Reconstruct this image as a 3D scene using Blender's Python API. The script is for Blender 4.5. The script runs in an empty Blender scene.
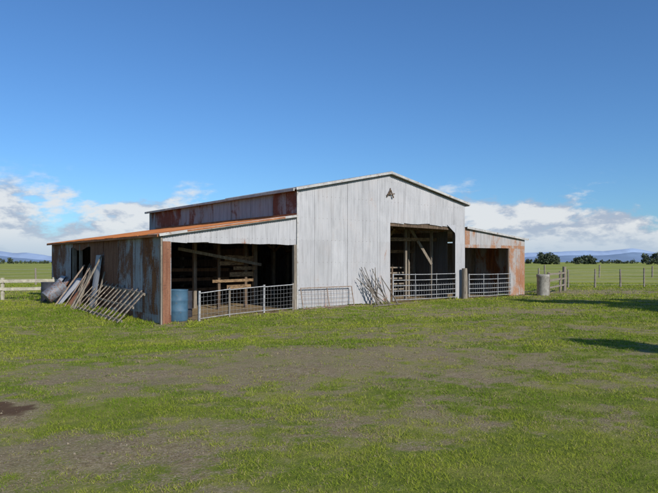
import bpy, math, random
import numpy as np
from mathutils import Vector, Matrix, noise as mnoise
random.seed(4); rng=np.random.default_rng(7)
scene=bpy.context.scene
F=618.0; HC=1.6
# ---------------------------------------------------------------- noise
def vnoise(x,y,seed=0):
    xi=np.floor(x).astype(np.int64); yi=np.floor(y).astype(np.int64)
    xf=x-xi; yf=y-yi
    xf=xf*xf*(3-2*xf); yf=yf*yf*(3-2*yf)
    def h(a,b):
        n=(a*374761393+b*668265263+seed*1442695041)&0x7fffffff
        n=((n^(n>>13))*1274126177)&0x7fffffff
        n=n^(n>>16)
        return (n&0xffff)/65535.0
    return (h(xi,yi)*(1-xf)+h(xi+1,yi)*xf)*(1-yf)+(h(xi,yi+1)*(1-xf)+h(xi+1,yi+1)*xf)*yf
def fbm(x,y,o=4,seed=0):
    s=0;a=.5;t=0
    for i in range(o):
        s=s+a*vnoise(x*2**i+17.3*i,y*2**i-9.1*i,seed+i); t+=a; a*=.55
    return s/t
def gz(x,y):
    x=np.asarray(x,float); y=np.asarray(y,float)
    base=-0.33*np.exp(-((x+6)**2+(y-16)**2)/32.0)
    r=np.clip((y-2)/4,0,1)
    near=np.exp(-np.maximum(0,np.hypot(x,y-15)-30)/15)
    und=(fbm(x*.35,y*.35,3,3)-.5)*.10*near+(fbm(x*1.8,y*1.8,3,11)-.5)*.045*near
    return base+und*r
def G(x,y): return float(gz(x,y))
def i2g(px,py):
    Y=HC*F/(py-262); return ((px-329)/F*Y,Y)
# barn frame
ang=math.atan2(.624,.781); O=Vector((-1.113,21.5,0))
MB=Matrix.Translation(O)@Matrix.Rotation(ang,4,'Z')
def W(u,v,z=0): return MB@Vector((u,v,z))
def GB(u,v):
    p=W(u,v); return G(p.x,p.y)
# bare ground mask
GA=[(110,372,3.0,.9,.34),(250,362,3.2,1.0,.42),(330,385,1.6,.8,.32),(430,335,2.2,1.6,.36),(470,372,1.8,.9,.30),(380,352,2.8,1.1,.38),
    (60,450,1.2,.5,.34),(200,480,1.0,.4,.25),(580,292,7,2.2,.50),(520,312,3,2,.34),
    (290,328,2.2,.6,.3),(600,420,.9,.4,.22),(250,430,1.5,.6,.24),(560,360,1.8,.9,.26)]
GG=[(100,335,3,1.2,.40),(560,470,1.3,.5,.30),(380,320,3,1.0,.25),(230,335,4,1.0,.3),(420,470,1.2,.5,.25),(520,395,2,.9,.15),(60,310,5,2.2,.4)]
def bare(x,y):
    s=(fbm(x*.6,y*.6,5,21)-.5)*.75+(fbm(x*2.6,y*2.6,4,5)-.5)*1.25+(fbm(x*8,y*8,3,15)-.5)*.8
    b=.25+s*.95
    for px,py,rx,ry,a in GA:
        X,Y=i2g(px,py); b=b+a*np.exp(-(((x-X)/rx)**2+((y-Y)/ry)**2))
    for px,py,rx,ry,a in GG:
        X,Y=i2g(px,py); b=b-a*np.exp(-(((x-X)/rx)**2+((y-Y)/ry)**2))
    far=np.clip((np.abs(y-10)-28)/6,0,1)
    b=b*(1-far)+.08*far
    b=np.clip(b,0,.74)
    X,Y=i2g(14,406); b=b+.9*np.exp(-(((x-X)/.55)**2+((y-Y)/.42)**2))*np.clip(1+s*1.5,0,2)
    dx=x-O.x; dy=y-O.y
    u=dx*.781+dy*.624; v=-dx*.624+dy*.781
    ins=((u>-4.9)&(u<13.5)&(v>0.0)&(v<12.9))
    edge=np.clip(1-np.abs(v+.25)/.5,0,1)*((u>-5)&(u<13.6))*.35
    b=b+edge
    return np.clip(np.where(ins,1.0,b),0,1),ins
# ---------------------------------------------------------------- node helpers
def newmat(name):
    m=bpy.data.materials.new(name); m.use_nodes=True
    nt=m.node_tree; b=nt.nodes['Principled BSDF']
    return m,nt,b
def nd(nt,t,**k):
    n=nt.nodes.new(t)
    for a,v in k.items(): setattr(n,a,v)
    return n
def setin(nt,node,i,val):
    if isinstance(val,bpy.types.NodeSocket): nt.links.new(val,node.inputs[i])
    else: node.inputs[i].default_value=val
def math_(nt,op,a,b=0.0,clamp=False):
    n=nd(nt,'ShaderNodeMath',operation=op); n.use_clamp=clamp
    setin(nt,n,0,a); setin(nt,n,1,b); return n.outputs[0]
def mixc(nt,f,a,b,mode='MIX'):
    n=nd(nt,'ShaderNodeMixRGB',blend_type=mode)
    for i,v in enumerate((f,a,b)):
        if isinstance(v,tuple) and len(v)==3: v=(*v,1)
        setin(nt,n,i,v)
    return n.outputs[0]
def nz(nt,vec,scale,detail=4,rough=.55,dist=0):
    n=nd(nt,'ShaderNodeTexNoise'); nt.links.new(vec,n.inputs['Vector'])
    n.inputs['Scale'].default_value=scale; n.inputs['Detail'].default_value=detail
    n.inputs['Roughness'].default_value=rough; n.inputs['Distortion'].default_value=dist
    return n.outputs['Fac']
def ramp(nt,f,a,b,smooth=True):
    n=nd(nt,'ShaderNodeMapRange'); n.interpolation_type='SMOOTHSTEP' if smooth else 'LINEAR'
    setin(nt,n,0,f); n.inputs[1].default_value=a; n.inputs[2].default_value=b
    return n.outputs[0]
def mapv(nt,vec,sc,loc=(0,0,0)):
    n=nd(nt,'ShaderNodeMapping'); nt.links.new(vec,n.inputs[0])
    n.inputs['Scale'].default_value=sc; n.inputs['Location'].default_value=loc
    return n.outputs[0]
def bump(nt,b,h,strength,dist=.02):
    n=nd(nt,'ShaderNodeBump'); n.inputs['Strength'].default_value=strength; n.inputs['Distance'].default_value=dist
    nt.links.new(h,n.inputs['Height']); nt.links.new(n.outputs[0],b.inputs['Normal'])
def weath(name,c1,c2,scale=6,stretch=(1,1,1),rough=.85,metal=0,c3=None,t3=.62,bs=.4):
    m,nt,b=newmat(name)
    tc=nd(nt,'ShaderNodeTexCoord'); v=mapv(nt,tc.outputs['Object'],stretch)
    f=nz(nt,v,scale,6,.65); col=mixc(nt,ramp(nt,f,.35,.65),c1,c2)
    f2=nz(nt,v,scale*3.3,5,.7)
    if c3: col=mixc(nt,ramp(nt,f2,t3-.05,t3+.05),col,c3)
    nt.links.new(col,b.inputs['Base Color']); b.inputs['Roughness'].default_value=rough; b.inputs['Metallic'].default_value=metal
    b.inputs['Specular IOR Level'].default_value=.3
    bump(nt,b,f2,bs)
    return m
def corrmat(name,level,var,galv=(.36,.37,.39),seed=0.0,rust=((.16,.055,.022),(.30,.12,.045),(.07,.03,.02)),sheet=.76,stain=.25,sdark=.62,lowb=0,seamk=.4):
    m,nt,b=newmat(name)
    uv=nd(nt,'ShaderNodeUVMap').outputs[0]
    sp=nd(nt,'ShaderNodeSeparateXYZ'); nt.links.new(uv,sp.inputs[0])
    sx=math_(nt,'DIVIDE',sp.outputs[0],sheet)
    idn=math_(nt,'FLOOR',math_(nt,'ADD',sx,seed))
    crs=math_(nt,'FLOOR',math_(nt,'DIVIDE',sp.outputs[1],2.37))
    wn=nd(nt,'ShaderNodeTexWhiteNoise',noise_dimensions='2D')
    cx=nd(nt,'ShaderNodeCombineXYZ'); nt.links.new(idn,cx.inputs[0]); nt.links.new(crs,cx.inputs[1]); nt.links.new(cx.outputs[0],wn.inputs['Vector'])
    r=wn.outputs['Value']
    big=nz(nt,mapv(nt,uv,(1.3,.75,1),(seed*3.1,seed*1.7,0)),1.0,7,.66,.5)
    streak=nz(nt,mapv(nt,uv,(9,.8,1),(seed,0,0)),1.0,5,.6)
    fine=nz(nt,mapv(nt,uv,(1,1,1),(seed,seed,0)),26.0,5,.7)
    a=math_(nt,'MULTIPLY',big,.66)
    a=math_(nt,'ADD',a,math_(nt,'MULTIPLY',streak,.20))
    a=math_(nt,'ADD',a,math_(nt,'MULTIPLY',fine,.16))
    a=math_(nt,'ADD',a,math_(nt,'MULTIPLY',math_(nt,'SUBTRACT',r,.5),var))
    a=math_(nt,'ADD',a,level)
    if lowb: a=math_(nt,'ADD',a,math_(nt,'MULTIPLY',sp.outputs[1],lowb))
    mask=ramp(nt,a,.50,.60)
    half=ramp(nt,a,.38,.56)
    g2=tuple(c*sdark for c in galv)
    gcol=mixc(nt,ramp(nt,streak,.40,.75),galv,g2)
    gcol=mixc(nt,math_(nt,'MULTIPLY',ramp(nt,big,.45,.7),.45),gcol,tuple(c*1.25 for c in galv))
    gcol=mixc(nt,math_(nt,'MULTIPLY',ramp(nt,big,.48,.3),.35),gcol,tuple(c*.7 for c in galv))
    gcol=mixc(nt,math_(nt,'MULTIPLY',r,.25),gcol,tuple(c*.6 for c in galv))
    gcol=mixc(nt,math_(nt,'MULTIPLY',half,stain),gcol,(.26,.16,.10))
    rc=mixc(nt,ramp(nt,streak,.35,.65),rust[0],rust[1])
    rc=mixc(nt,ramp(nt,fine,.5,.7),rc,rust[2])
    col=mixc(nt,mask,gcol,rc)
    fr=math_(nt,'FRACT',math_(nt,'ADD',sx,seed)); seam=math_(nt,'LESS_THAN',fr,.022)
    col=mixc(nt,math_(nt,'MULTIPLY',seam,seamk),col,(.05,.045,.045))
    fy=math_(nt,'FRACT',math_(nt,'DIVIDE',sp.outputs[1],.79)); ny=math_(nt,'LESS_THAN',fy,.018)
    fx=math_(nt,'FRACT',math_(nt,'DIVIDE',sp.outputs[0],.19)); nx=math_(nt,'LESS_THAN',fx,.16)
    col=mixc(nt,math_(nt,'MULTIPLY',math_(nt,'MULTIPLY',nx,ny),.6),col,(.06,.04,.03))
    nt.links.new(col,b.inputs['Base Color'])
    ro=math_(nt,'ADD',math_(nt,'MULTIPLY',mask,.35),.5); nt.links.new(ro,b.inputs['Roughness'])
    b.inputs['Specular IOR Level'].default_value=.35
    bump(nt,b,fine,.12,.01)
    return m
# ---------------------------------------------------------------- builder
class B:
    def __init__(s,name,mats): s.name=name; s.mats=mats; s.v=[]; s.f=[]; s.m=[]; s.uv=[]; s.sm=[]
    def add(s,vs,fs,mat=0,uvs=None,smooth=False):
        o=len(s.v); s.v+= [tuple(p) for p in vs]; s.uv+= (uvs if uvs else [(p[0],p[2]) for p in vs])
        for f in fs: s.f.append(tuple(i+o for i in f)); s.m.append(mat); s.sm.append(smooth)
    def beam(s,p0,p1,w,h,mat=0,up=(0,0,1),taper=1.0,roll=0):
        p0=Vector(p0);p1=Vector(p1); d=(p1-p0).normalized(); up=Vector(up)
        if abs(d.dot(up))>.95: up=Vector((0,1,0))
        x=d.cross(up).normalized(); y=x.cross(d).normalized()
        if roll:
            R=Matrix.Rotation(roll,3,d); x=R@x; y=R@y
        vs=[]
        for p,t in ((p0,1),(p1,taper)):
            for a,c in ((-1,-1),(1,-1),(1,1),(-1,1)): vs.append(p+x*a*w/2*t+y*c*h/2*t)
        s.add(vs,[(3,2,1,0),(4,5,6,7),(0,1,5,4),(1,2,6,5),(2,3,7,6),(3,0,4,7)],mat)
    def tube(s,pts,r,mat=0,n=8,r1=None,cap=True):
        pts=[Vector(p) for p in pts]; r1=r if r1 is None else r1; k=len(pts); vs=[]
        for i,p in enumerate(pts):
            d=(pts[min(i+1,k-1)]-pts[max(i-1,0)]).normalized()
            up=Vector((0,0,1)) if abs(d.z)<.9 else Vector((0,1,0))
            x=d.cross(up).normalized(); y=x.cross(d)
            rr=r+(r1-r)*i/(k-1)
            for j in range(n):
                a=2*math.pi*j/n; vs.append(p+(x*math.cos(a)+y*math.sin(a))*rr)
        fs=[(i*n+j,i*n+(j+1)%n,(i+1)*n+(j+1)%n,(i+1)*n+j) for i in range(k-1) for j in range(n)]
        s.add(vs,fs,mat,smooth=n>5)
        if cap: s.add(vs[:n],[tuple(range(n))[::-1]],mat); s.add(vs[-n:],[tuple(range(n))],mat)
    def lathe(s,c,prof,n,mat=0,M=None):
        vs=[]; c=Vector(c)
        for r,z in prof:
            for j in range(n):
                a=2*math.pi*j/n; p=Vector((r*math.cos(a),r*math.sin(a),z))
                vs.append((M@p if M else p)+c)
        k=len(prof)
        s.add(vs,[(i*n+j,i*n+(j+1)%n,(i+1)*n+(j+1)%n,(i+1)*n+j) for i in range(k-1) for j in range(n)],mat,smooth=True)
    def corr(s,P,N,s0,s1,t0,t1,mat=0,pitch=.09,amp=.011,nt=3,sheet=.76,dent=.012,jit=.02,uo=0):
        N=Vector(N); a=s0; k=0
        while a<s1-1e-4:
            e=min(a+sheet,s1); off=random.uniform(.001,.008)+(k%2)*.004; jb=random.uniform(-jit,jit)
            ns=max(2,int((e-a)/pitch*6)); vs=[];uvs=[]
            ee=min(e+.03,s1)
            for i in range(ns+1):
                q=a+(ee-a)*i/ns; b0=t0(q)+jb*(1 if jit else 0); b1=t1(q)
                for j in range(nt+1):
                    t=b0+(b1-b0)*j/nt
                    w=amp*math.sin(2*math.pi*q/pitch)+off+dent*mnoise.noise(Vector((q*1.3,t*.9,mat*3+s0)))
                    vs.append(Vector(P(q,t))+N*w); uvs.append((q+uo,t))
            fs=[(i*(nt+1)+j,(i+1)*(nt+1)+j,(i+1)*(nt+1)+j+1,i*(nt+1)+j+1) for i in range(ns) for j in range(nt)]
            s.add(vs,fs,mat,uvs,smooth=True); a=e;k+=1
    def make(s,M=None,parent=None,recenter=True):
        me=bpy.data.meshes.new(s.name); vs=s.v; c=Vector((0,0,0))
        if recenter and parent is None:
            A=np.array(vs); c=Vector(((A[:,0].min()+A[:,0].max())/2,(A[:,1].min()+A[:,1].max())/2,A[:,2].min()))
            vs=[tuple(Vector(p)-c) for p in vs]
        me.from_pydata(vs,[],s.f)
        for m in s.mats: me.materials.append(m)
        me.polygons.foreach_set('material_index',s.m); me.polygons.foreach_set('use_smooth',s.sm)
        ul=me.uv_layers.new(name='UVMap'); li=np.zeros(len(me.loops),int); me.loops.foreach_get('vertex_index',li)
        ul.data.foreach_set('uv',np.array(s.uv,dtype=np.float32)[li].ravel()); me.update()
        o=bpy.data.objects.new(s.name,me); scene.collection.objects.link(o)
        if parent: o.parent=parent
        else: o.matrix_world=(M if M else Matrix.Identity(4))@Matrix.Translation(c)
        return o
# ---------------------------------------------------------------- materials
wood=weath('weathered_timber',(.26,.23,.19),(.15,.125,.10),5,(3,3,.4),.9,0,(.06,.05,.04))
woodd=weath('dark_timber',(.14,.10,.07),(.07,.05,.035),5,(3,3,.5),.9)
tan=weath('raw_boards',(.30,.20,.11),(.17,.11,.06),3,(1,1,4),.85,0,(.08,.05,.03),.54)
palewood=weath('pale_rails',(.46,.43,.34),(.30,.28,.22),4,(1,1,1),.85,0,(.15,.13,.10),.62)
dullwood=weath('dull_boards',(.28,.245,.20),(.15,.125,.10),4,(1,1,1),.85,0,(.08,.06,.05),.54)
galvp=weath('galvanised_pipe',(.42,.43,.44),(.28,.28,.29),9,(1,1,1),.5,.3,(.20,.13,.09),.66)
rustp=weath('rusty_pipe',(.20,.13,.09),(.30,.25,.21),8,(1,1,1),.8,0,(.09,.05,.03),.6)
trim=weath('galvanised_flashing',(.44,.44,.43),(.31,.31,.31),3,(1,1,1),.6,0,(.20,.13,.09),.62)
rusttrim=weath('rusty_flashing',(.36,.15,.06),(.24,.09,.04),4,(1,1,1),.85,0,(.42,.35,.30),.66)
blue=weath('faded_blue_plastic',(.04,.095,.155),(.06,.13,.20),4,(1,1,1),.55,0,(.10,.12,.13),.64,.1)
darkb=weath('dark_drum',(.03,.035,.05),(.05,.05,.06),4,(1,1,1),.6)
grey=weath('concrete',(.34,.33,.30),(.22,.21,.19),6,(1,1,1),.9,0,(.12,.12,.10),.62)
straw=weath('straw',(.34,.26,.13),(.18,.13,.07),16,(1,1,3),.95,0,(.42,.34,.18),.58,1)
galvA=corrmat('galvanised_iron',-.12,.08,(.40,.405,.425),0.0,stain=.14,sdark=.74,seamk=.25)
galvB=corrmat('rust_streaked_iron',.015,.12,(.36,.365,.38),3.0)
galvD=corrmat('shade_toned_inner_iron',-.03,.12,(.10,.10,.10),6.0,rust=((.07,.035,.022),(.09,.05,.03),(.04,.02,.015)),stain=.1)  # iron and rust colours darkened to imitate shade inside the bays
galvC=corrmat('rust_patched_iron',-.02,.22,(.38,.38,.39),14.0,rust=((.27,.12,.06),(.34,.19,.115),(.17,.09,.055)),stain=.35)
rustW=corrmat('rusty_wall_iron',.115,.26,(.38,.39,.42),5.0,rust=((.17,.07,.04),(.25,.125,.075),(.075,.04,.03)))
rustU=corrmat('rusty_upper_iron',-.015,.24,(.35,.36,.40),9.0,rust=((.22,.075,.048),(.17,.065,.045),(.10,.042,.035)),stain=.4,sheet=1.52)
rustR=corrmat('rusty_roof_iron',.16,.16,(.42,.38,.34),2.0,rust=((.46,.14,.035),(.56,.21,.06),(.28,.08,.03)))
roofm=corrmat('roof_iron',-.04,.12,(.38,.38,.39),12.0)
# ---------------------------------------------------------------- BARN
barn=bpy.data.objects.new('corrugated_iron_barn',None); scene.collection.objects.link(barn); barn.matrix_world=MB
MW=9.07; MD=12.9; EZ=4.1; RZ=5.02; RU=4.45; LW=4.93; LD=12.0; RW=4.5; RD=9.0
LZ0=2.40; LZ1=3.17; RZ1=3.08; RZ2=2.66
def gab(u): return EZ+(RZ-EZ)*(u/RU if u<RU else (MW-u)/(MW-RU))
def ll(u): return LZ0+(LZ1-LZ0)*(u+LW)/LW
def rl(u): return RZ1+(RZ2-RZ1)*(u-MW)/RW
b=B('gable_front_wall',[galvA]); n=(0,-1,0)
P=lambda q,t:(q,0,t)
b.corr(P,n,0,4.5,lambda q:GB(q,0)+.03,gab,0,nt=8)
b.corr(P,n,4.5,8.42,lambda q:3.14+.03*math.sin(q*3),gab,0,nt=3,jit=.03)
b.corr(P,n,8.42,MW,lambda q:GB(q,0)+.02,gab,0,nt=5)
b.make(parent=barn)
b=B('opening_edge_sheets',[galvA,woodd])
b.add([(7.85,-.03,3.2),(8.43,-.03,3.2),(8.43,-.04,2.5),(8.28,-.1,2.85)],[(0,1,2,3)],0,[(0,0),(.8,0),(.8,.7),(.5,.4)])
b.beam((4.5,.09,3.10),(8.42,.09,3.06),.10,.16,1)
b.make(parent=barn)
b=B('upper_side_walls',[rustU,galvB,galvD])
b.corr(lambda q,t:(0,q,t),(-1,0,0),0.02,MD,lambda q:LZ1-.12,lambda q:EZ-.02,0,nt=3,sheet=1.5,jit=0)
b.corr(lambda q,t:(MW,q,t),(1,0,0),0.02,MD,lambda q:RZ1-.12,lambda q:EZ-.02,1,nt=2,jit=0)
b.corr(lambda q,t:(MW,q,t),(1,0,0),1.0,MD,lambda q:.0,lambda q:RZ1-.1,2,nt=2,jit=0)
b.make(parent=barn)
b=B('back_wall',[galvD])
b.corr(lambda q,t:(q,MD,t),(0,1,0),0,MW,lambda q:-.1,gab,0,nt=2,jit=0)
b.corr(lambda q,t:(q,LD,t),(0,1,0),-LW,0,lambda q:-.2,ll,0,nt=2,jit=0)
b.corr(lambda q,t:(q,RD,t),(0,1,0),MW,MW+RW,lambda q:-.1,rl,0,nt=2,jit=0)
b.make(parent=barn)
b=B('lean_to_front_walls',[galvC,rustW,galvA])
b.corr(P,n,-LW+.0,-.0,lambda q:2.20+.012*math.sin(q*5),ll,2,nt=2,jit=.01,uo=.3)
b.corr(P,n,-LW,-LW+.27,lambda q:GB(q,0)-.02,lambda q:2.22,1,nt=3,uo=2.4)
b.corr(P,n,MW+.01,MW+RW,lambda q:2.24,rl,0,nt=2,jit=.01,uo=2)
b.corr(P,n,MW+3.25,MW+RW,lambda q:GB(q,0)+.02,lambda q:2.26,0,nt=3,uo=.5)
b.make(parent=barn)
b=B('lean_to_side_wall',[rustW,galvB,wood])
Q=lambda q,t:(-LW,q,t); n2=(-1,0,0)
eav=lambda q:LZ0-.03
gl=lambda q:GB(-LW,q)-.02
b.corr(Q,n2,0.02,1.35,gl,eav,1,nt=4,uo=7)
b.corr(Q,n2,1.35,6.6,gl,eav,0,nt=4,jit=.06)
b.corr(Q,n2,6.6,9.1,gl,lambda q:.95+.1*math.sin(q*4),0,nt=2)
b.corr(Q,n2,6.6,9.1,lambda q:2.12+.08*math.sin(q*3),eav,0,nt=2)
b.corr(Q,n2,9.1,LD,gl,eav,0,nt=4,jit=.05)
b.beam((-LW-.05,-.0,GB(-LW,0)-.05),(-LW-.05,0,LZ0-.05),.05,.10,2)
b.beam((-LW+.02,7.9,.8),(-LW+.02,7.9,2.3),.1,.1,2)
b.make(parent=barn)
b=B('right_lean_to_side_wall',[galvB])
b.corr(lambda q,t:(MW+RW,q,t),(1,0,0),0.02,RD,lambda q:0.0,lambda q:RZ2-.03,0,nt=3)
b.make(parent=barn)
def slope(b,ua,za,ub,zb,v0,v1,mat,sheet=.76):
    L=math.hypot(ub-ua,zb-za); N=Vector((-(zb-za),0,ub-ua)).normalized()
    if N.z<0:N=-N
    b.corr(lambda q,t:(ua+(ub-ua)*t/L,q,za+(zb-za)*t/L),N,v0,v1,lambda q:0,lambda q:L,mat,nt=6,sheet=sheet,jit=.03,amp=.012)
def ex(ua,za,ub,zb,d):
    k=d/math.hypot(ub-ua,zb-za); return ua-(ub-ua)*k, za-(zb-za)*k
b=B('main_roof',[roofm])
a=ex(0,EZ+.04,RU,RZ+.04,.22); slope(b,a[0],a[1],RU,RZ+.04,-.14,MD+.1,0)
a=ex(MW,EZ+.04,RU,RZ+.04,.2); slope(b,a[0],a[1],RU,RZ+.04,-.14,MD+.1,0)
b.make(parent=barn)
b=B('lean_to_roofs',[rustR,roofm])
a=ex(-LW,LZ0+.05,0,LZ1+.05,.2); slope(b,a[0],a[1],-.01,LZ1+.05,-.12,LD+.15,0)
a=ex(MW+RW,RZ2+.05,MW,RZ1+.05,.15); slope(b,a[0],a[1],MW+.01,RZ1+.05,-.10,RD+.1,1)
b.make(parent=barn)
b=B('barge_boards_and_gutters',[trim,rusttrim,wood])
b.beam((-.14,-.16,EZ+.03),(RU,-.16,RZ+.07),.035,.09,0)
b.beam((RU,-.16,RZ+.07),(MW+.16,-.16,EZ+.03),.035,.09,0)
b.beam((-.20,-.1,EZ+.0),(-.20,MD+.1,EZ+.0),.05,.09,0)
b.beam((MW+.2,-.1,EZ+.0),(MW+.2,MD+.1,EZ+.0),.05,.09,0)
b.tube([(RU,-.17,RZ+.07),(RU,MD+.1,RZ+.07)],.06,0,8)
b.beam((-LW-.16,-.14,LZ0+.0),(-.05,-.14,LZ1+.03),.03,.08,0)
b.beam((-4.2,-.16,ll(-4.2)+.035),(-.6,-.16,ll(-.6)+.035),.02,.05,1)
b.beam((-LW-.19,-.1,LZ0-.02),(-LW-.19,LD+.1,LZ0-.02),.03,.07,1)
b.beam((MW+.02,-.12,RZ1+.03),(MW+RW+.14,-.12,RZ2+.02),.03,.09,0)
b.beam((0-.03,0,LZ1+.08),(-.03,LD,LZ1+.08),.03,.10,1)
b.beam((-.012,-.045,GB(0,0)),(-.012,-.045,EZ),.06,.03,0)
b.make(parent=barn)
b=B('gable_bracket',[woodd])
b.tube([(RU-.18,-.06,4.14),(RU-.0,-.07,4.42)],.025); b.tube([(RU+.0,-.09,4.42),(RU+.16,-.08,4.12)],.025); b.tube([(RU-.2,-.1,4.24),(RU+.2,-.1,4.28)],.02); b.tube([(RU,-.05,4.2),(RU+.02,-.05,4.5)],.02)
b.make(parent=barn)
b=B('timber_frame',[wood,woodd,tan])
for v in (.12,3.0,6.2,9.4,12.7):
    for u in (.14,4.38,8.55,MW-.12) if v<1 else (.14,3.1,6.1,MW-.12):
        b.beam((u,v,-.1),(u,v,3.0 if v<1 and u in(4.38,8.55) else gab(u)-.14),.15,.15,1 if v<1 else 0)
    if v>1:
        b.beam((0.1,v-.09,3.05),(MW-.1,v-.09,3.05),.05,.22,2)
        b.beam((.05,v,gab(.05)-.12),(RU,v,RZ-.12),.05,.18,2); b.beam((RU,v,RZ-.12),(MW-.05,v,gab(MW-.05)-.12),.05,.18,2)
        b.beam((3.1,v-.1,2.1),(4.2,v-.1,3.0),.05,.12,2); b.beam((3.1,v-.1,2.1),(2.0,v-.1,3.0),.05,.12,2)
        b.beam((6.1,v-.1,2.1),(7.2,v-.1,3.0),.05,.12,2); b.beam((6.1,v-.1,2.1),(5.0,v-.1,3.0),.05,.12,2)
        b.beam((3.1,v-.1,3.1),(RU,v-.1,RZ-.2),.05,.1,2); b.beam((6.1,v-.1,3.1),(RU,v-.1,RZ-.2),.05,.1,2)
for u in (1.2,2.6,RU,6.2,7.8):
    b.beam((u,.02,gab(u)-.1),(u,MD,gab(u)-.1),.05,.08,0)
for v in (.12,3,6,9,11.9):
    b.beam((-LW+.1,v,-.4),(-LW+.1,v,LZ0-.1),.14,.14,0)
    b.beam((-LW+.05,v+.08,LZ0-.1),(-.02,v+.08,LZ1-.1),.05,.15,0)
    b.beam((-2.4,v,-.3),(-2.4,v,ll(-2.4)-.16),.12,.12,0) if v>1 else None
for v in (.12,3,6,8.9):
    b.beam((MW+RW-.1,v,-.1),(MW+RW-.1,v,RZ2-.1),.14,.14,0); b.beam((MW+.02,v+.08,RZ1-.12),(MW+RW,v+.08,RZ2-.1),.05,.15,0)
b.beam((-LW+.05,.08,2.26),(-.02,.08,2.26),.05,.14,1)
b.beam((MW+.05,.08,2.30),(MW+RW-.05,.08,2.30),.05,.14,1)
b.beam((MW+3.25,.08,0),(MW+3.25,.08,2.3),.12,.12,1)
b.beam((-.09,.02,-.1),(-.09,.02,2.2),.12,.12,0)
b.make(parent=barn)
b=B('interior_boards',[tan,woodd,dullwood,wood])
for (u0,u1,z,w) in ((-1.7,-.5,1.75,.2),(-1.9,-.9,1.55,.14),(-1.35,-.4,1.38,.12),(-1.5,-.5,1.15,.16),(-2.2,-.5,.92,.10),(-1.6,-.6,.70,.14)):
    b.beam((u0,2.05+random.uniform(-.03,.03),z),(u1,2.08,z+random.uniform(-.05,.04)),.03,w,0)
b.beam((-1.9,2.13,-.2),(-1.9,2.13,2.6),.1,.1,1); b.beam((-.8,2.13,-.2),(-.8,2.13,2.7),.1,.1,1)
b.beam((-3.6,1.8,2.05),(-.3,1.85,1.5),.05,.10,3)
b.beam((-4.0,4.4,.5),(-.2,4.4,.55),.04,.12,1); b.beam((-4.0,4.4,.9),(-.2,4.4,.95),.04,.12,1); b.beam((-4.0,4.4,1.3),(-.2,4.4,1.3),.04,.12,1)
for i in range(5): b.beam((-.02,3.2,.3+i*.42),(-.02,12.6,.3+i*.42),.03,.3,1)
for v_,k in ((2.9,5),(4.6,5)):
    for i in range(k):
        b.beam((4.62,v_,.3+i*.26+random.uniform(-.02,.02)),(8.8,v_+.1,.32+i*.26+random.uniform(-.03,.03)),.03,.07,3)
    for u_ in (4.75,5.7,6.6,7.5,8.4):
        b.beam((u_,v_+.09,-.05),(u_+random.uniform(-.04,.04),v_+.09,random.uniform(1.45,1.8)),.09,.09,random.choice([1,3]))
for (u_,v_) in ((5.25,1.6),(6.1,2.0),(7.1,1.7),(7.9,2.3),(8.45,1.4),(6.7,3.4)):
    b.beam((u_,v_,-.1),(u_,v_,gab(u_)-.16),.10,.10,3)
b.beam((5.25,1.55,1.9),(6.6,1.65,3.3),.05,.12,0); b.beam((8.4,1.35,1.5),(7.2,1.6,3.2),.05,.12,3)
b.beam((4.6,1.5,2.55),(8.9,1.5,2.62),.05,.15,0); b.beam((4.6,2.9,2.05),(8.9,2.9,2.1),.05,.14,0)
for u_ in (4.9,5.6,6.4,7.3,8.1): b.beam((u_,.3,3.0),(u_+.05,4.6,3.2),.05,.10,0)
b.make(parent=barn)
def bale(u,v,z,rot,name='hay_bale'):
    b=B(name,[straw]); vs=[];N=6
    L,Wd,H=.95,.46,.4
    idx={}
    for i in range(N+1):
        for j in range(4):
            for k in range(4):
                if i in(0,N) or j in(0,3) or k in(0,3):
                    p=Vector(((i/N-.5)*L,(j/3-.5)*Wd,(k/3)*H)); p+=Vector([random.uniform(-.015,.015) for _ in range(3)]); p.z=max(0,p.z)
                    idx[(i,j,k)]=len(vs); vs.append(Matrix.Rotation(rot,3,'Z')@p+Vector((u,v,z)))
    fs=[]
    for i in range(N):
        for j in range(3): fs+= [tuple(idx[c] for c in((i,j,0),(i,j+1,0),(i+1,j+1,0),(i+1,j,0))),tuple(idx[c] for c in((i,j,3),(i+1,j,3),(i+1,j+1,3),(i,j+1,3)))]
        for k in range(3): fs+= [tuple(idx[c] for c in((i,0,k),(i+1,0,k),(i+1,0,k+1),(i,0,k+1))),tuple(idx[c] for c in((i,3,k),(i,3,k+1),(i+1,3,k+1),(i+1,3,k)))]
    for j in range(3):
        for k in range(3): fs+= [tuple(idx[c] for c in((0,j,k),(0,j,k+1),(0,j+1,k+1),(0,j+1,k))),tuple(idx[c] for c in((N,j,k),(N,j+1,k),(N,j+1,k+1),(N,j,k+1)))]
    b.add(vs,fs); b.make(M=MB)
for (u,v) in ((5.6,5.4),(6.7,5.6),(7.8,5.3)):
    bale(u,v,GB(u,v),.1*u)
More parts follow.
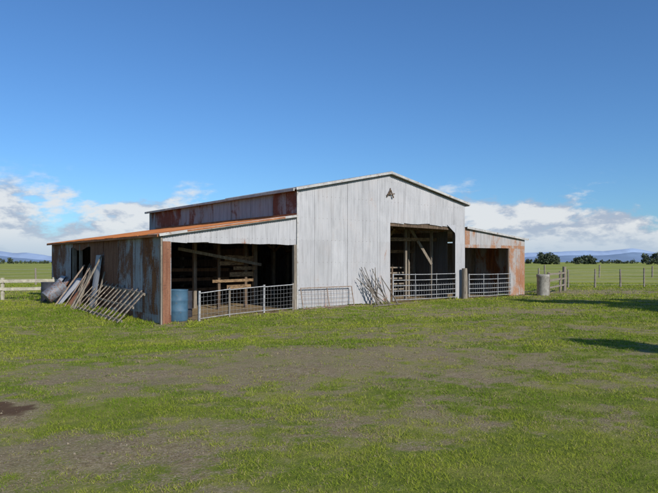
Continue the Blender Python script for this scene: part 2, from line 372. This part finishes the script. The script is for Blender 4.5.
# ---------------------------------------------------------------- gates and fences by the barn
def farm_gate(u0,u1,v,z0,h,name='farm_gate',bars=6):
    b=B(name,[galvp])
    b.tube([(u0,v,z0),(u0,v,z0+h)],.026); b.tube([(u1,v,z0),(u1,v,z0+h)],.026)
    for i in range(bars):
        t=i/(bars-1); z=z0+.03+(h-.06)*t**1.15
        b.tube([(u0,v,z),((u0+u1)/2,v,z-.012),(u1,v,z)],.018,0,6)
    for u in (u0+(u1-u0)*.33,u0+(u1-u0)*.67): b.tube([(u,v-.02,z0),(u,v-.02,z0+h)],.014,0,6)
    k=int((u1-u0)/.15)
    for i in range(1,k): 
        u=u0+(u1-u0)*i/k; b.tube([(u,v+.02,z0+.02),(u,v+.02,z0+h*.62)],.004,0,4,cap=False)
    return b.make(M=MB)
farm_gate(4.55,8.3,-.12,GB(6,-.1)+.07,1.06)
farm_gate(9.15,12.2,-.16,GB(10,-.1)+.07,1.02)
b=B('gate_post',[wood]); g=GB(8.78,-.2)
b.tube([(8.78,-.22,g-.1),(8.79,-.22,g+.7),(8.77,-.22,g+1.32)],.13,0,12,.115); b.make(M=MB)
def net(b,p0,p1,h,mat=0,rows=6,step=.16,r=.0035):
    p0=Vector(p0);p1=Vector(p1);L=(p1-p0).length;up=h if isinstance(h,Vector) else Vector((0,0,h))
    for i in range(rows+1):
        t=i/rows; b.tube([p0+up*t,(p0+p1)/2+up*t+Vector((0,.01,-.012)),p1+up*t],r,mat,4,cap=False)
    k=int(L/step)
    for i in range(k+1):
        q=p0+(p1-p0)*i/k; b.tube([q,q+up],r*.9,mat,4,cap=False)
b=B('wire_netting_fence',[galvp,wood])
us=[-3.8,-2.75,-1.45,-.28]
for i,u in enumerate(us):
    g=GB(u,-.15); b.beam((u,-.13,g-.1),(u+.01,-.13,g+.93),.06,.06,1 if i%2 else 0)
for i in range(3):
    u0,u1=us[i],us[i+1]; g0=GB(u0,-.15);g1=GB(u1,-.15)
    b.tube([(u0,-.17,g0+.86),(u1,-.17,g1+.88)],.018,0,6); b.tube([(u0,-.17,g0+.08),(u1,-.17,g1+.08)],.013,0,6)
    net(b,(u0,-.17,g0+.08),(u1,-.17,g1+.08),.79,0,6,.13,.0028)
b.make(M=MB)
b=B('netting_gate',[galvp,rustp])
lean=Vector((0,.16,.70)); g=GB(1,-.3)
p0=Vector((.05,-.30,g+.02));p1=Vector((2.35,-.33,GB(2.3,-.3)+.02))
for a_,c_ in((p0,p1),(p0+lean,p1+lean),(p0,p0+lean),(p1,p1+lean),((p0+p1)/2,(p0+p1)/2+lean)): b.tube([a_,c_],.018,1,6)
net(b,p0,p1,lean,1,5,.14,.005); b.make(M=MB)
greyw=weath('grey_driftwood',(.17,.15,.125),(.09,.075,.06),5,(1,1,1),.9,0,(.26,.23,.19),.64)
b=B('pile_of_poles',[greyw,rustp,wood])
for i in range(13):
    ub=random.uniform(3.3,4.4); vb=random.uniform(-.8,-.35); ut=ub-random.uniform(.3,.85); zt=random.uniform(.7,1.45)
    if i%6==4: ut=ub+random.uniform(0,.2)
    g=GB(ub,vb); mid=((ub+ut)/2+random.uniform(-.08,.08),(vb-.12)/2+random.uniform(-.08,.03),g+zt*random.uniform(.42,.58))
    b.tube([(ub,vb,g+.01),mid,(ut,-.09-random.uniform(0,.12),g+zt)],random.uniform(.016,.036),random.choice([0,0,0,1,2]),7,.012)
for i in range(2):
    ub=random.uniform(2.5,3.3); vb=random.uniform(-.8,-.4); ut=ub+random.uniform(.3,1.0); g=GB(ub,vb)
    b.tube([(ub,vb,g+.01),(ut,-.12,g+random.uniform(.4,.8))],.018,random.choice([0,1]),6,.012)
b.tube([(2.6,-1.1,GB(2.6,-1.1)+.03),(4.3,-.8,GB(4.3,-.8)+.04)],.03,0,7)
b.make(M=MB)
def drum(u,v,r,h,mats,name,M=None,lid=False,z=None):
    b=B(name,mats); g=(GB(u,v) if z is None else z)
    pr=[(0,0),(r*.95,0),(r,.03)]
    for t in (.33,.66): pr+=[(r,h*t-.03),(r*1.04,h*t),(r,h*t+.03)]
    pr+=[(r,h-.04),(r*1.03,h-.02),(r*1.03,h),(r*.95,h)]
    if lid: pr+=[(r*.94,h-.03),(0,h-.02)]
    else: pr+=[(r*.93,h*.3),(0,h*.3)]
    b.lathe((u,v,g),pr,24,0,M); return b.make(M=MB)
drum(-4.22,.5,.32,.98,[blue],'plastic_drum',lid=False)
drum(-3.72,1.15,.29,.85,[darkb],'plastic_drum',lid=True)
# ---------------------------------------------------------------- clutter along left side wall
def GL(u,v): return GB(u,v)
b=B('wooden_hurdle',[dullwood,wood])
def LP(v,t,out=.85,top=.85):
    return Vector((-LW-.06-out*(1-t)-.02,v,GL(-LW-out*(1-t),v)*(1-t)+GL(-LW,v)*t+.03+top*t))
b.beam(LP(.9,0.04),LP(5.6,0.04),.05,.08,1); b.beam(LP(1.1,.97),LP(5.7,.97),.05,.08,1); b.beam(LP(1.0,.5),LP(5.6,.5),.04,.07,1)
for i in range(13):
    v=1.0+i*.37; b.beam(LP(v,-.0,.88)+Vector((-.05,0,0)),LP(v+.12+random.uniform(-.1,.1),1.03+random.uniform(-.05,.12),.9)+Vector((-.05,0,0)),.06,.03,random.choice([0,0,1]),up=(1,0,0),roll=random.uniform(-.2,.2))
b.make(M=MB)
b=B('leaning_timber_pile',[wood,dullwood,tan,rustp])
for i in range(9):
    v=random.uniform(4.8,7.4); o=random.uniform(.4,1.2); h=random.uniform(.9,2.0); dv=random.uniform(-.9,.5)
    b.beam((-LW-o,v,GL(-LW-o,v)),(-LW-.08-random.uniform(0,.05),v+dv,h),random.choice([.04,.06,.10]),random.choice([.03,.05]),random.choice([0,0,1,2,3]),up=(1,0,0))
b.make(M=MB)
b=B('leaning_iron_sheets',[galvA,galvB,rustW])
for (v0,w,h,o,dv,mt) in((5.0,.6,1.85,.3,.1,0),(6.3,.7,1.1,.7,-.3,2),(7.0,.76,.95,.9,.25,0),(8.6,.8,.9,.6,.3,1),(9.8,.7,1.0,.8,-.2,0)):
    N=Vector((-h,0,-0+o)).normalized(); g=GL(-LW-o,v0)
    b.corr(lambda q,t,v0=v0,h=h,o=o,dv=dv,g=g:(-LW-.07-o*(1-t),v0+q+dv*t,g+(h-g)*t),N,0,w,lambda q:0,lambda q:1,mt,nt=3,dent=.05,jit=0)
b.make(M=MB)
drum(-LW-1.25,8.0,.27,.8,[weath('steel_drum',(.20,.22,.26),(.12,.13,.15),5,(1,1,1),.5,.1,(.14,.07,.045),.54)],'steel_drum',M=Matrix.Rotation(math.radians(52),3,'Y'),lid=True,z=GL(-6.2,8.0)+.22)
drum(-LW-.8,9.4,.29,.8,[darkb],'steel_drum',lid=True)
# ---------------------------------------------------------------- fences
b=B('timber_rail_fence',[palewood])
pts=[(-15.9,26.0),(-14.0,26.5),(-12.0,27.0),(-10.7,27.4)]
for x,y in pts: b.beam((x,y,G(x,y)-.1),(x,y,G(x,y)+.95),.11,.11)
for i in range(3):
    (x0,y0),(x1,y1)=pts[i],pts[i+1]
    for h in (.46,.80): b.beam((x0-.05,y0-.08,G(x0,y0)+h),(x1+.05,y1-.08,G(x1,y1)+h+random.uniform(-.02,.02)),.035,.13)
b.make()
def wire_fence(name,pts,h=1.15,n=5,post=.06):
    b=B(name,[wood,galvp])
    for x,y in pts:
        g=G(x,y); hh=h*random.uniform(.95,1.1); dx=random.uniform(-.03,.03)
        b.tube([(x,y,g-.1),(x+dx,y,g+hh)],post*random.uniform(.8,1.3),0,8,post*.85)
    for i in range(len(pts)-1):
        (x0,y0),(x1,y1)=pts[i],pts[i+1]
        for k in range(n):
            z=.2+(h-.3)*k/(n-1); b.tube([(x0,y0-.06,G(x0,y0)+z),((x0+x1)/2,(y0+y1)/2-.06,(G(x0,y0)+G(x1,y1))/2+z-.02),(x1,y1-.06,G(x1,y1)+z)],.006,1,4,cap=False)
    return b.make()
wire_fence('wire_fence',[(13.2+i*1.75+random.uniform(-.15,.15),38.5+i*.25) for i in range(14)])
wire_fence('wire_fence',[(16+i*6,62+i*1.0) for i in range(16)],1.2,4,.09)
wire_fence('wire_fence',[(-14-i*3.2,44-i*.5) for i in range(14)],1.2,5,.07)
b=B('strainer_post',[wood]); x,y=13.1,34.4
b.tube([(x,y,G(x,y)-.1),(x,y,G(x,y)+1.35)],.11,0,10,.10); b.make()
b=B('timber_rail_fence',[wood])
q0=W(13.75,-.3)
pts=[(q0.x+.9,q0.y+.3),(12.2,32.6),(13.1,34.4)]
for x,y in pts[:2]: b.beam((x,y,G(x,y)-.1),(x,y,G(x,y)+1.1),.10,.10)
for i in range(2):
    (x0,y0),(x1,y1)=pts[i],pts[i+1]
    for h in (.35,.7,1.0): b.beam((x0,y0-.08,G(x0,y0)+h),(x1,y1-.08,G(x1,y1)+h),.035,.09)
b.make()
b=B('concrete_pipe_section',[grey]); p=W(13.95,-.75); g=G(p.x,p.y)
r=.28
b.lathe((p.x,p.y,g-.03),[(r*.98,0),(r,.04),(r,.9),(r*1.08,.93),(r*1.08,1.05),(r*.88,1.05),(r*.84,.2),(0,.2)],24); b.make()
# ---------------------------------------------------------------- ground
def axis(lo,hi,st,far,gr=1.22):
    a=list(np.arange(lo,hi+1e-6,st)); s=st; x=a[-1]
    while x<far: s*=gr; x+=s; a.append(x)
    s=st;x=a[0]; pre=[]
    while x>-far: s*=gr; x-=s; pre.append(x)
    return np.array(pre[::-1]+a)
xs=axis(-20,20,.09,9000); ys=axis(2.5,34,.09,9000)
X,Y=np.meshgrid(xs,ys); nx,ny=len(xs),len(ys)
Z=gz(X,Y); BR,INS=bare(X,Y)
co=np.stack([X.ravel(),Y.ravel(),Z.ravel()],1)
I=(np.arange(ny-1)[:,None]*nx+np.arange(nx-1)[None,:]).ravel()
quads=np.stack([I,I+1,I+nx+1,I+nx],1)
def fastmesh(name,co,faces,attrs=None,smooth=False,colattr=None):
    me=bpy.data.meshes.new(name); k=faces.shape[1]
    me.vertices.add(len(co)); me.vertices.foreach_set('co',co.astype(np.float32).ravel())
    me.loops.add(faces.size); me.loops.foreach_set('vertex_index',faces.astype(np.int32).ravel())
    me.polygons.add(len(faces)); me.polygons.foreach_set('loop_start',(np.arange(len(faces))*k).astype(np.int32))
    try: me.polygons.foreach_set('loop_total',np.full(len(faces),k,np.int32))
    except Exception: pass
    me.update(calc_edges=True)
    if smooth: me.polygons.foreach_set('use_smooth',np.ones(len(faces),bool))
    for n_,a_ in (attrs or {}).items():
        at=me.attributes.new(n_,'FLOAT','POINT'); at.data.foreach_set('value',a_.astype(np.float32).ravel())
    if colattr is not None:
        at=me.attributes.new('col','FLOAT_COLOR','POINT'); at.data.foreach_set('color',colattr.astype(np.float32).ravel())
    o=bpy.data.objects.new(name,me); scene.collection.objects.link(o); return o
go=fastmesh('ground',co,quads,{'bare':BR,'inside':INS.astype(float)},True)
m,nt,bs=newmat('ground_soil_and_turf')
tc=nd(nt,'ShaderNodeTexCoord'); ov=tc.outputs['Object']
at=nd(nt,'ShaderNodeAttribute',attribute_name='bare').outputs['Fac']
ai=nd(nt,'ShaderNodeAttribute',attribute_name='inside').outputs['Fac']
f1=nz(nt,ov,9,6,.7); f2=nz(nt,ov,45,6,.75); f3=nz(nt,ov,.9,5,.6); f4=nz(nt,ov,.06,4,.6)
turf=mixc(nt,ramp(nt,f1,.35,.65),(.13,.17,.025),(.20,.235,.04))
turf=mixc(nt,ramp(nt,f3,.45,.65),turf,(.26,.26,.065))
turf=mixc(nt,ramp(nt,f2,.55,.7),turf,(.085,.08,.03))
far=mixc(nt,ramp(nt,f4,.4,.6),(.21,.25,.045),(.30,.31,.08))
sx=nd(nt,'ShaderNodeSeparateXYZ'); nt.links.new(ov,sx.inputs[0])
turf=mixc(nt,ramp(nt,sx.outputs[1],34,46),turf,far)
soil=mixc(nt,ramp(nt,f1,.35,.65),(.31,.25,.155),(.22,.17,.095))
soil=mixc(nt,math_(nt,'MULTIPLY',ramp(nt,f3,.4,.6),.7),soil,(.25,.225,.10))
soil=mixc(nt,ramp(nt,f2,.52,.66),soil,(.42,.36,.26))
soil=mixc(nt,ramp(nt,f2,.46,.36),soil,(.11,.08,.045))
soil=mixc(nt,ramp(nt,at,.80,1.0),soil,(.12,.075,.045))
soil=mixc(nt,math_(nt,'MULTIPLY',ai,.85),soil,(.28,.21,.12))
mk=math_(nt,'ADD',at,math_(nt,'MULTIPLY',math_(nt,'SUBTRACT',f2,.5),1.4))
mk=math_(nt,'ADD',mk,math_(nt,'MULTIPLY',math_(nt,'SUBTRACT',f1,.5),.9))
mk=ramp(nt,mk,.24,.66)
nt.links.new(mixc(nt,mk,turf,soil),bs.inputs['Base Color']); bs.inputs['Roughness'].default_value=.95; bs.inputs['Specular IOR Level'].default_value=.1
hh=math_(nt,'ADD',f2,math_(nt,'MULTIPLY',f1,1.5)); bump(nt,bs,hh,.8,.03)
go.data.materials.append(m)
# ---------------------------------------------------------------- grass blades
def scatter(y0,y1,dens,hmin,hmax,wd,xm=2.5):
    w0=.56*y1+xm; A=2*w0*(y1-y0); n=int(A*dens)
    x=rng.uniform(-w0,w0,n); y=rng.uniform(y0,y1,n)
    k=np.abs(x)<.56*y+xm; x=x[k];y=y[k]
    bb,ins=bare(x,y)
    tuft=fbm(x*5,y*5,3,77); t2=fbm(x*1.1,y*1.1,3,91)
    p=np.clip(1.18-bb*1.5+(tuft-.5)*2.0,0.09,1); p=np.where(bb>.9,.02,p); p[ins]=0
    k=rng.random(len(x))<p; x=x[k];y=y[k];p=p[k];tuft=tuft[k];t2=t2[k];bb=bb[k]
    h=rng.uniform(hmin,hmax,len(x))*(.5+.5*p)*(.40+.9*tuft+.9*np.clip(t2-.4,0,1))
    dx=x-O.x; dy=y-O.y; u=dx*.781+dy*.624; v=-dx*.624+dy*.781
    wall=((np.abs(v+.12)<.25)&(u>-5)&(u<13.6))|((np.abs(u+LW+.5)<.7)&(v>0)&(v<13)); h=np.where(wall,h*1.9,h)
    return x,y,h,np.full(len(x),wd),bb
S=[scatter(3.2,7,4800,.010,.038,.0026,1.5),scatter(7,11,2500,.012,.042,.004,2),scatter(11,17,1100,.016,.05,.007),scatter(17,26,450,.022,.065,.011,3),scatter(26,46,110,.04,.09,.018,4)]
x,y,h,wd,bb=[np.concatenate([s[i] for s in S]) for i in range(5)]
n=len(x); z=gz(x,y)-.004
a=rng.uniform(0,2*np.pi,n); wx=np.cos(a)*wd*rng.uniform(.6,1.3,n); wy=np.sin(a)*wd
la=rng.uniform(0,2*np.pi,n); ln=h*rng.uniform(.2,1.8,n)
tri=np.zeros((n,3,3)); 
tri[:,0]=np.stack([x-wx,y-wy,z],1); tri[:,1]=np.stack([x+wx,y+wy,z],1)
tri[:,2]=np.stack([x+np.cos(la)*ln,y+np.sin(la)*ln,z+h],1)
c=rng.random(n); big=fbm(x*.7,y*.7,3,50); c2=np.clip((big-.35)*3,0,1)
g1=np.array([.17,.27,.022]); g2=np.array([.36,.40,.05]); g3=np.array([.50,.42,.20]); g4=np.array([.09,.145,.02])
col=g1+(g2-g1)*np.clip(c2*.9+rng.uniform(-.3,.35,n)+bb*.4,0,1)[:,None]
k=c<(.08+bb*.42); col[k]=g3*rng.uniform(.45,1.05,k.sum())[:,None]; k=c>.88; col[k]=g4
col=np.concatenate([col,np.ones((n,1))],1); col=np.repeat(col,3,0)
gr=fastmesh('grass',tri.reshape(-1,3),np.arange(3*n).reshape(-1,3),None,False,col)
m=bpy.data.materials.new('grass_blades'); m.use_nodes=True; nt=m.node_tree; nt.nodes.clear()
at=nd(nt,'ShaderNodeAttribute',attribute_name='col').outputs['Color']
d=nd(nt,'ShaderNodeBsdfDiffuse'); t=nd(nt,'ShaderNodeBsdfTranslucent'); mx=nd(nt,'ShaderNodeMixShader'); mx.inputs[0].default_value=.35; o_=nd(nt,'ShaderNodeOutputMaterial')
nt.links.new(at,d.inputs[0]);nt.links.new(at,t.inputs[0]);nt.links.new(d.outputs[0],mx.inputs[1]);nt.links.new(t.outputs[0],mx.inputs[2]);nt.links.new(mx.outputs[0],o_.inputs[0])
gr.data.materials.append(m)
print('blades',n)
npb=7000; x=rng.uniform(-9,9,npb*3); y=3.3+rng.random(npb*3)**1.3*16
bb,ins=bare(x,y); k=(rng.random(len(x))<np.clip(bb*1.4-.3,0.03,1))&(~ins); x=x[k][:npb];y=y[k][:npb]; n=len(x)
r=rng.uniform(.003,.009,n)*(1+(rng.random(n)<.03)*1.2); oc=np.array([[1,0,0],[0,1,0],[-1,0,0],[0,-1,0],[0,0,.8],[0,0,-.8]])
ang_=rng.uniform(0,6.28,n); vs=oc[None]*r[:,None,None]*rng.uniform(.6,1.3,(n,6,1))
ca,sa=np.cos(ang_),np.sin(ang_); vx=vs[:,:,0]*ca[:,None]-vs[:,:,1]*sa[:,None]; vy=vs[:,:,0]*sa[:,None]+vs[:,:,1]*ca[:,None]
V=np.stack([vx+x[:,None],vy+y[:,None],vs[:,:,2]+(gz(x,y)+r*.1)[:,None]],2).reshape(-1,3)
ft=np.array([[0,1,4],[1,2,4],[2,3,4],[3,0,4],[1,0,5],[2,1,5],[3,2,5],[0,3,5]]); Fc=(ft[None]+(np.arange(n)*6)[:,None,None]).reshape(-1,3)
pb=fastmesh('gravel',V,Fc); pb.data.materials.append(weath('gravel_stone',(.30,.26,.19),(.16,.13,.09),3))
# ---------------------------------------------------------------- trees
leafm=weath('foliage',(.045,.07,.02),(.075,.10,.028),2,(1,1,1),.8)
barkm=weath('bark',(.12,.09,.06),(.07,.05,.04),6,(3,3,.6),.95)
def leaves(cents,rads,num,size):
    P_=[];
    for c_,r_ in zip(cents,rads):
        k=int(num*r_**2); d_=rng.normal(size=(k,3)); d_/=np.linalg.norm(d_,axis=1)[:,None]
        P_.append(np.array(c_)+d_*(r_*rng.uniform(.45,1.05,k)**.6)[:,None]*np.array([1,1,.8]))
    P_=np.concatenate(P_); n=len(P_); T=np.zeros((n,3,3))
    for i in range(3): T[:,i]=P_+rng.normal(size=(n,3))*size
    return T.reshape(-1,3)
def tree(x,y,H,R,name='tree'):
    g=G(x,y); e=bpy.data.objects.new(name,None); scene.collection.objects.link(e); e.location=(x,y,g)
    b=B('trunk',[barkm]); b.tube([(0,0,-.1),(.1,.05,H*.35),(0,.1,H*.8)],H*.03,0,9,H*.008)
    cs=[];rs=[]
    for i in range(30):
        t=random.uniform(.2,1); a=random.uniform(0,6.28); rr=R*math.sin(min(1,(1-t)*1.6+.12)*1.5)*random.uniform(.3,.8)
        c_=(math.cos(a)*rr,math.sin(a)*rr,H*t*.95); cs.append(c_); rs.append(R*random.uniform(.26,.45))
        b.tube([(0,0,H*t*.6),(c_[0]*.5,c_[1]*.5,H*t*.75),c_],H*.008,0,5,.01)
    b.make(parent=e,recenter=False)
    L=leaves(cs,rs,1600,.07); o=fastmesh('crown',L,np.arange(len(L)).reshape(-1,3)); o.parent=e; o.data.materials.append(leafm)
SD=Vector((.61,-.79,0)).normalized(); EL=math.radians(29)
def tip(px,py,H,R):
    X_,Y_=i2g(px,py); d=H/math.tan(EL)-R*.3; return X_+SD.x*d,Y_+SD.y*d
tx,ty=tip(588,342,6.0,1.2); tree(tx,ty,6.0,1.25)
tx,ty=tip(516,299,11,2.0); tree(tx,ty,11,2.3)
tx,ty=tip(590,300,10.5,2.0); tree(tx+1,ty-.5,10.5,2.8)
tx,ty=tip(665,300,10.5,2.0); tree(tx+1,ty-.5,10.5,3)
cs=[];rs=[]
def clump(px0,px1,Yd,h,n):
    for i in range(n):
        px=random.uniform(px0,px1); xx=(px-329)/F*Yd; hh=h*random.uniform(.5,1)
        for j in range(5): cs.append((xx+random.uniform(-.35,.35)*h,Yd+random.uniform(-.5,.5)*h,hh*(.2+.16*j)+0)); rs.append(hh*random.uniform(.2,.33))
clump(541,551,420,8,5); clump(553,556,430,9,2); clump(574,592,450,6.5,8); clump(645,700,380,7.5,14); clump(600,640,620,4,10); clump(528,545,600,5,6)
clump(-40,14,520,5,10); clump(16,50,640,3.5,8); clump(700,900,500,8,20); clump(-300,-60,500,8,20)
L=leaves(cs,rs,26,.55); dt=fastmesh('distant_trees',L,np.arange(len(L)).reshape(-1,3)); dt.data.materials.append(weath('distant_foliage',(.05,.07,.04),(.08,.10,.06),.2,(1,1,1),.9))
cs=[];rs=[]
for i in range(500):
    xx=random.uniform(-700,700); cs.append((xx,660+random.uniform(-20,20),random.uniform(.3,1.4))); rs.append(random.uniform(.8,2.0))
L=leaves(cs,rs,10,.6); dt=fastmesh('distant_hedge',L,np.arange(len(L)).reshape(-1,3)); dt.data.materials.append(leafm)
def hills(name,Yd,segs,haze_col):
    xs_=np.linspace(-Yd*1.6,Yd*1.6,700); top=np.zeros(700)
    for (px,w,hpx) in segs: top+=hpx/F*Yd*np.exp(-(((xs_/Yd*F+329)-px)/w)**2)
    top=top*(.6+.8*fbm(xs_/Yd*14,xs_*0,5,8))
    rows=[]; 
    for k,(f_,dy) in enumerate(((0,-Yd*.06),(.35,-Yd*.035),(.75,-Yd*.012),(1,0),(.5,Yd*.05))):
        rows.append(np.stack([xs_,np.full(700,Yd+dy)+fbm(xs_/Yd*25,xs_*0+k,3,k)*Yd*.012,top*f_-1*(f_==0)],1))
    co=np.concatenate(rows); I=(np.arange(4)[:,None]*700+np.arange(699)[None]).ravel()
    o=fastmesh(name,co,np.stack([I,I+1,I+701,I+700],1),None,True)
    o.data.materials.append(weath(name+'_hazed_slopes',haze_col,tuple(c*.85 for c in haze_col),.004,(1,1,1),1,bs=0)); return o  # distance haze is baked into the bluish slope colour
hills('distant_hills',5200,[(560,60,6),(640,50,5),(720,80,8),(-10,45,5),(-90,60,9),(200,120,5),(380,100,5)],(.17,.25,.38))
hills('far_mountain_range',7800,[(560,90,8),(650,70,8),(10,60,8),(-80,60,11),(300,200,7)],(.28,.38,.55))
# ---------------------------------------------------------------- sun & sky
Sdir=Vector((SD.x*math.cos(EL),SD.y*math.cos(EL),math.sin(EL)))
l=bpy.data.lights.new('sun','SUN'); l.energy=5.0; l.angle=math.radians(.5); l.color=(1,.94,.85)
lo=bpy.data.objects.new('sun',l); scene.collection.objects.link(lo); lo.rotation_euler=(-Sdir).to_track_quat('-Z','Y').to_euler(); lo.location=(20,-20,20)
w=bpy.data.worlds.new('World'); scene.world=w; w.use_nodes=True; nt=w.node_tree; nt.nodes.clear()
sky=nd(nt,'ShaderNodeTexSky',sky_type='NISHITA'); sky.sun_disc=False; sky.sun_elevation=EL; sky.sun_rotation=math.atan2(SD.x,SD.y)
sky.air_density=1.0; sky.dust_density=.3; sky.ozone_density=3.0; sky.altitude=0
tc=nd(nt,'ShaderNodeTexCoord'); gv=tc.outputs['Generated']
sp=nd(nt,'ShaderNodeSeparateXYZ'); nt.links.new(gv,sp.inputs[0])
def cn(off):
    return nz(nt,mapv(nt,gv,(1,1,2.4),off),8.5,10,.60,.1)
n1=cn((3.1,.4,.2)); n2=cn((3.1-.010,.4,.2-.045))
nb=nz(nt,mapv(nt,gv,(1,1,1.2),(1.7,2.2,0)),2.6,3,.5)
zz=sp.outputs[2]
th=math_(nt,'ADD',math_(nt,'MULTIPLY',zz,2.4),.275)
d=math_(nt,'SUBTRACT',math_(nt,'ADD',math_(nt,'MULTIPLY',n1,.78),math_(nt,'MULTIPLY',nb,.22)),th)
cm=ramp(nt,d,-.01,.10)
cm=math_(nt,'MULTIPLY',cm,ramp(nt,zz,.155,.095))
cm=math_(nt,'MULTIPLY',cm,.92)
sh=ramp(nt,math_(nt,'SUBTRACT',n1,n2),-.07,.06)
ccol=mixc(nt,sh,(.46,.53,.66),(.86,.88,.90))
ccol=mixc(nt,ramp(nt,zz,.06,.005),ccol,(.55,.66,.80))
skc=mixc(nt,1.0,sky.outputs[0],(.56,.86,1.18),'MULTIPLY')
b1=nd(nt,'ShaderNodeBackground'); nt.links.new(skc,b1.inputs[0]); b1.inputs[1].default_value=.105
b2=nd(nt,'ShaderNodeBackground'); nt.links.new(ccol,b2.inputs[0]); b2.inputs[1].default_value=.9
mx=nd(nt,'ShaderNodeMixShader'); nt.links.new(cm,mx.inputs[0]); nt.links.new(b1.outputs[0],mx.inputs[1]); nt.links.new(b2.outputs[0],mx.inputs[2])
wo=nd(nt,'ShaderNodeOutputWorld'); nt.links.new(mx.outputs[0],wo.inputs[0])
scene.view_settings.view_transform='Standard'; scene.view_settings.look='None'; scene.view_settings.exposure=0
# ---------------------------------------------------------------- camera
cam=bpy.data.cameras.new('camera'); cam.sensor_width=36; cam.lens=F/658*36; cam.shift_y=15.5/658; cam.clip_end=30000; cam.clip_start=.05
co_=bpy.data.objects.new('camera',cam); scene.collection.objects.link(co_); co_.location=(0,0,HC); co_.rotation_euler=(math.radians(90),0,0)
scene.camera=co_
